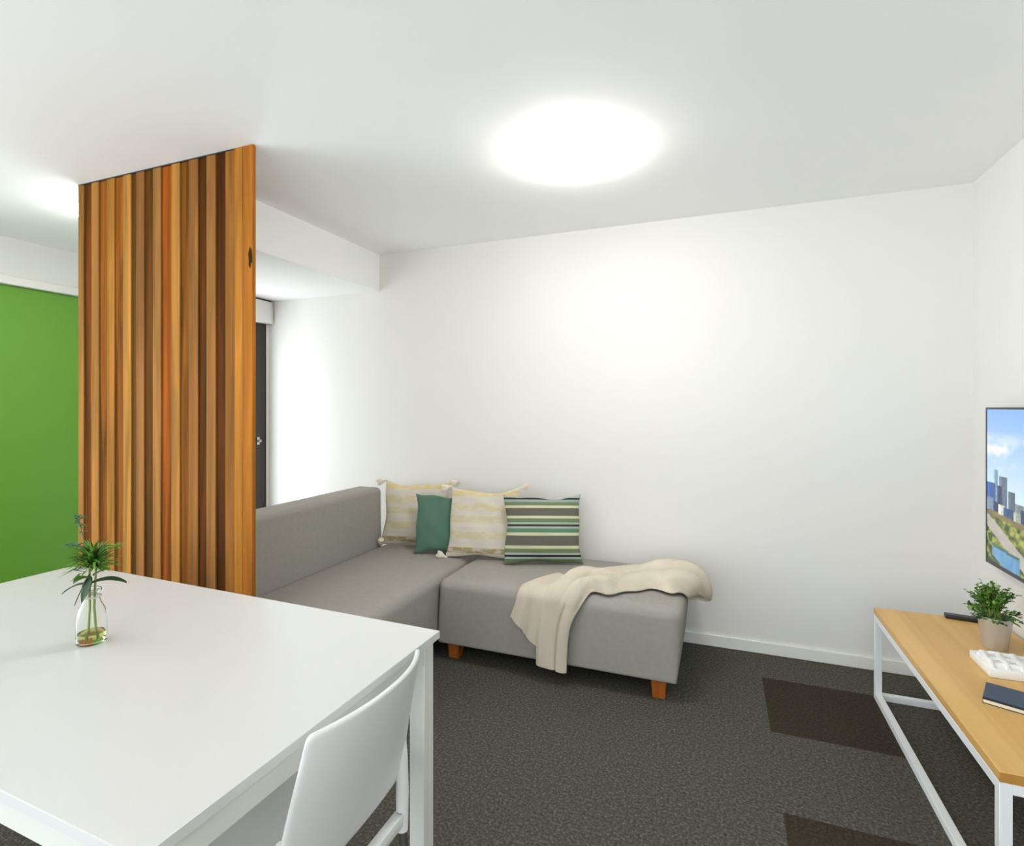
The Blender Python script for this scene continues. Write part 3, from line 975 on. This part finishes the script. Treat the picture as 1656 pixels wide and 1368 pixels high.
def picture(a, b):
    """a 0..1 from the left, b 0..1 from the top -> sRGB"""
    base = 0.66 + 0.10 * a
    if b < base:
        c = mixc((132, 176, 240), (206, 228, 246), b / 0.55)
        cl = fbm(a * 9 + 2, b * 11)
        band = max(0, 1 - abs(b - 0.28) / 0.14)
        c = mixc(c, (238, 240, 246), (cl - 0.40) * 5 * band)
        for a0, a1, top, col in TOWERS:
            if a0 <= a < a1 and b > top:
                win = 0.86 + 0.28 * hash2(math.floor(a * 170), math.floor(b * 95))
                lf = 1.12 if a < a0 + (a1 - a0) * 0.3 else 0.95
                c = tuple(q * win * lf for q in col)
        return c
    d = b - base
    n = fbm(a * 40, b * 34)
    road = 0.70 + 0.75 * a
    if d < 0.035:
        c = mixc((96, 92, 52), (150, 132, 88), n)
    elif abs(b - road - 0.03) < 0.045 and a < 0.45:
        c = mixc((158, 150, 140), (196, 190, 182), n)
    else:
        c = mixc((44, 62, 22), (170, 176, 74), (n - 0.28) * 2.4)
    wl = 0.90 - 0.02 * a if a < 0.045 else 0.875 + 0.10 * (a - 0.045)
    if b > wl and a > 0.04 and a < 0.235 and b < 1.0 - max(0, 0.12 - a) * 0.6:
        c = mixc((62, 122, 172), (128, 176, 204), fbm(a * 60, b * 8))
        if b < wl + 0.02:
            c = mixc(c, (40, 70, 40), 0.6)
    return c
NA, NB = 300, 110
vs_, fs, cols = [], [], []
sw, sh_ = (ty1 - ty0) - 2 * bz, hh - bz * 2.8
for j in range(NB + 1):
    for i in range(NA + 1):
        vs_.append((TVX - RIGHT + 0.002, hw - bz - sw * i / NA, hh - bz - sh_ * j / NB))
for j in range(NB):
    for i in range(NA):
        q = j * (NA + 1) + i
        fs.append((q, q + 1, q + NA + 2, q + NA + 1))
        cols.append(srgb(*[min(255, max(0, c)) for c in picture((i + .5) / NA, (j + .5) / NB)]))
me = bpy.data.meshes.new('screen')
me.from_pydata(vs_, [], fs)
ca = me.color_attributes.new('picture', 'FLOAT_COLOR', 'CORNER')
flat = []
for c in cols:
    flat.extend(list(c) * 4)
ca.data.foreach_set('color', flat)
m, nt, p = new_mat('screen_picture')
at = nt.nodes.new('ShaderNodeVertexColor')
at.layer_name = 'picture'
p.inputs['Base Color'].default_value = (0.01, 0.01, 0.01, 1)
p.inputs['Roughness'].default_value = 0.25
nt.links.new(at.outputs['Color'], p.inputs['Emission Color'])
p.inputs['Emission Strength'].default_value = 0.95 / 8
o = link('screen', me, m, tv)
o['label'] = 'lit screen with a picture of city towers above a park and river'

# ------------------------------------------------------------------ glass vase with greenery on the table
vz = thing('flower_vase', 'clear glass bottle vase holding green sprigs on the white table', 'vase', (-1.642, 0.975, TH))
VS = 0.93
outer = [(0.0, 0.0), (.034, 0.0), (.0375, .005), (.0385, .02), (.038, .07), (.034, .094), (.0245, .112), (.0215, .122), (.0215, .140), (.0245, .144), (.0245, .150), (.0215, .152)]
inner = [(.019, .150), (.0188, .122), (.022, .111), (.0315, .092), (.0355, .07), (.036, .02), (.034, .008), (0.0, .006)]
bm = bmesh.new()
add_lathe(bm, [(r * VS, z) for r, z in outer + inner], 36)
bottle = to_obj('bottle', bm, 'glass', vz, smooth=True, angle=60)
bm = bmesh.new()
add_lathe(bm, [(0, .0062), (.0335 * VS, .0085), (.0357 * VS, .02), (.0357 * VS, .03), (0, .03)], 32)
to_obj('water', bm, 'water', vz, smooth=True, angle=60)
bm = bmesh.new()
for zz in (.128, .1315):
    ring = [(.0222 * math.cos(q / 24 * 6.2832), .0222 * math.sin(q / 24 * 6.2832), zz + 0.001 * math.sin(q)) for q in range(25)]
    add_tube(bm, ring, .0011, 6, caps=False)
add_tube(bm, [(.020, -.010, .130), (.030, -.016, .112), (.034, -.018, .088)], .001, 6)
to_obj('twine', bm, 'twine', bottle, smooth=True)
rnd = random.Random(4)
FX = Vector((math.cos(R(YAW)), math.sin(R(YAW)), 0))       # sideways as the sprigs fan out along the table
tops = [(FX * -0.006 + Vector((0, 0, .205)), FX * -0.010), (FX * 0.012 + Vector((0, 0, .205)), FX * 0.014)]
for tpv, ft in tops:
    tube('stem', [Vector((ft.x, ft.y, .012)), Vector((ft.x * .5, ft.y * .5, .10)), tpv], [.0032, .0030, .0026], 'stem', vz, 8)
# dark broad leaves at the neck
def broad(name, base, d, L, W, droop, mat, pitch=0.0):
    d = d.normalized()
    side = d.cross(Vector((0, 0, 1))).normalized()
    def fn(u, s):
        k = 2 * u - 1
        wv = W / 2 * math.sin(math.pi * min(1, s ** 0.8 * 0.96 + 0.04)) ** 0.8
        q = base + d * L * s + side * k * wv + Vector((0, 0, droop[0] * s + droop[1] * s * s + 0.15 * W * k * k))
        return q
    return grid_mesh(name, fn, 6, 14, mat, vz, thick=0.0008)
broad('leaf', Vector((0, 0, .165)), FX * 1.0 + Vector((-.1, .25, 0)), 0.085, 0.034, (.034, -.040), 'leaf_c')
broad('leaf', Vector((0, 0, .160)), FX * -1.0 + Vector((.1, -.2, 0)), 0.072, 0.018, (.030, -.050), 'leaf_c')
broad('leaf', Vector((.004, -.006, .185)), Vector((.2, -.6, -1.2)), 0.062, 0.026, (0, -.01), 'leaf_c')
broad('leaf', Vector((-.006, -.002, .190)), Vector((-.35, -.5, -1.3)), 0.078, 0.030, (0, -.012), 'leaf_c')
broad('leaf', Vector((.0, .004, .185)), Vector((.5, .3, .35)), 0.05, 0.03, (.01, -.02), 'leaf_b')
broad('leaf', Vector((.0, -.004, .180)), Vector((.1, -.7, .3)), 0.05, 0.034, (.01, -.03), 'leaf_b')
# needle-leaved head
bm = bmesh.new()
c0 = FX * 0.004 + Vector((0, 0, .205))
for k in range(330):
    a = rnd.uniform(0, 6.283)
    el = rnd.uniform(-0.35, 1.25)
    d = Vector((math.cos(a) * math.cos(el), math.sin(a) * math.cos(el), math.sin(el)))
    L = rnd.uniform(.035, .078) * (1.0 - 0.15 * max(0, math.sin(el)))
    base = c0 + d * rnd.uniform(.004, .020) + Vector((0, 0, rnd.uniform(-.004, .030)))
    leaf_quad(bm, base, d + Vector((0, 0, .25)), Vector((0, 0, 1)), L, rnd.uniform(.0045, .0085), 0.25, rnd.choice((0, 0, 1, 1, 2)))
hd = to_obj('needle_head', bm, 'leaf_a', vz)
hd.data.materials.append(M['leaf_b']); hd.data.materials.append(M['leaf_c'])
hd['kind'] = 'stuff'
# tall feathery sprigs
def sprig(pts, n, L, spread, mat='leaf_d', W=.006):
    bm = bmesh.new()
    add_tube(bm, pts, [.0013] * (len(pts) - 1) + [.0006], 5)
    for q in range(n):
        f = 0.55 + 0.45 * rnd.random()
        pos = spline(pts, f)
        d = Vector((rnd.uniform(-1, 1), rnd.uniform(-1, 1), rnd.uniform(-.3, .5) * spread))
        leaf_quad(bm, pos, d, Vector((0, 0, 1)), rnd.uniform(.5, 1) * L, W, 0.2)
    o = to_obj('sprig', bm, mat, vz)
    return o
sprig([Vector((0, 0, .20)), FX * -.018 + Vector((0, 0, .27)), FX * -.032 + Vector((0, 0, .325)), FX * -.040 + Vector((0, 0, .357))], 46, .026, 0.6)
sprig([Vector((0, 0, .20)), FX * -.022 + Vector((0, 0, .255)), FX * -.040 + Vector((0, 0, .272)), FX * -.062 + Vector((0, 0, .272))], 40, .034, 0.25)
sprig([Vector((0, 0, .20)), FX * .03 + Vector((0, 0, .25)), FX * .055 + Vector((0, 0, .268)), FX * .075 + Vector((0, 0, .272))], 34, .028, 0.6, 'leaf_a')
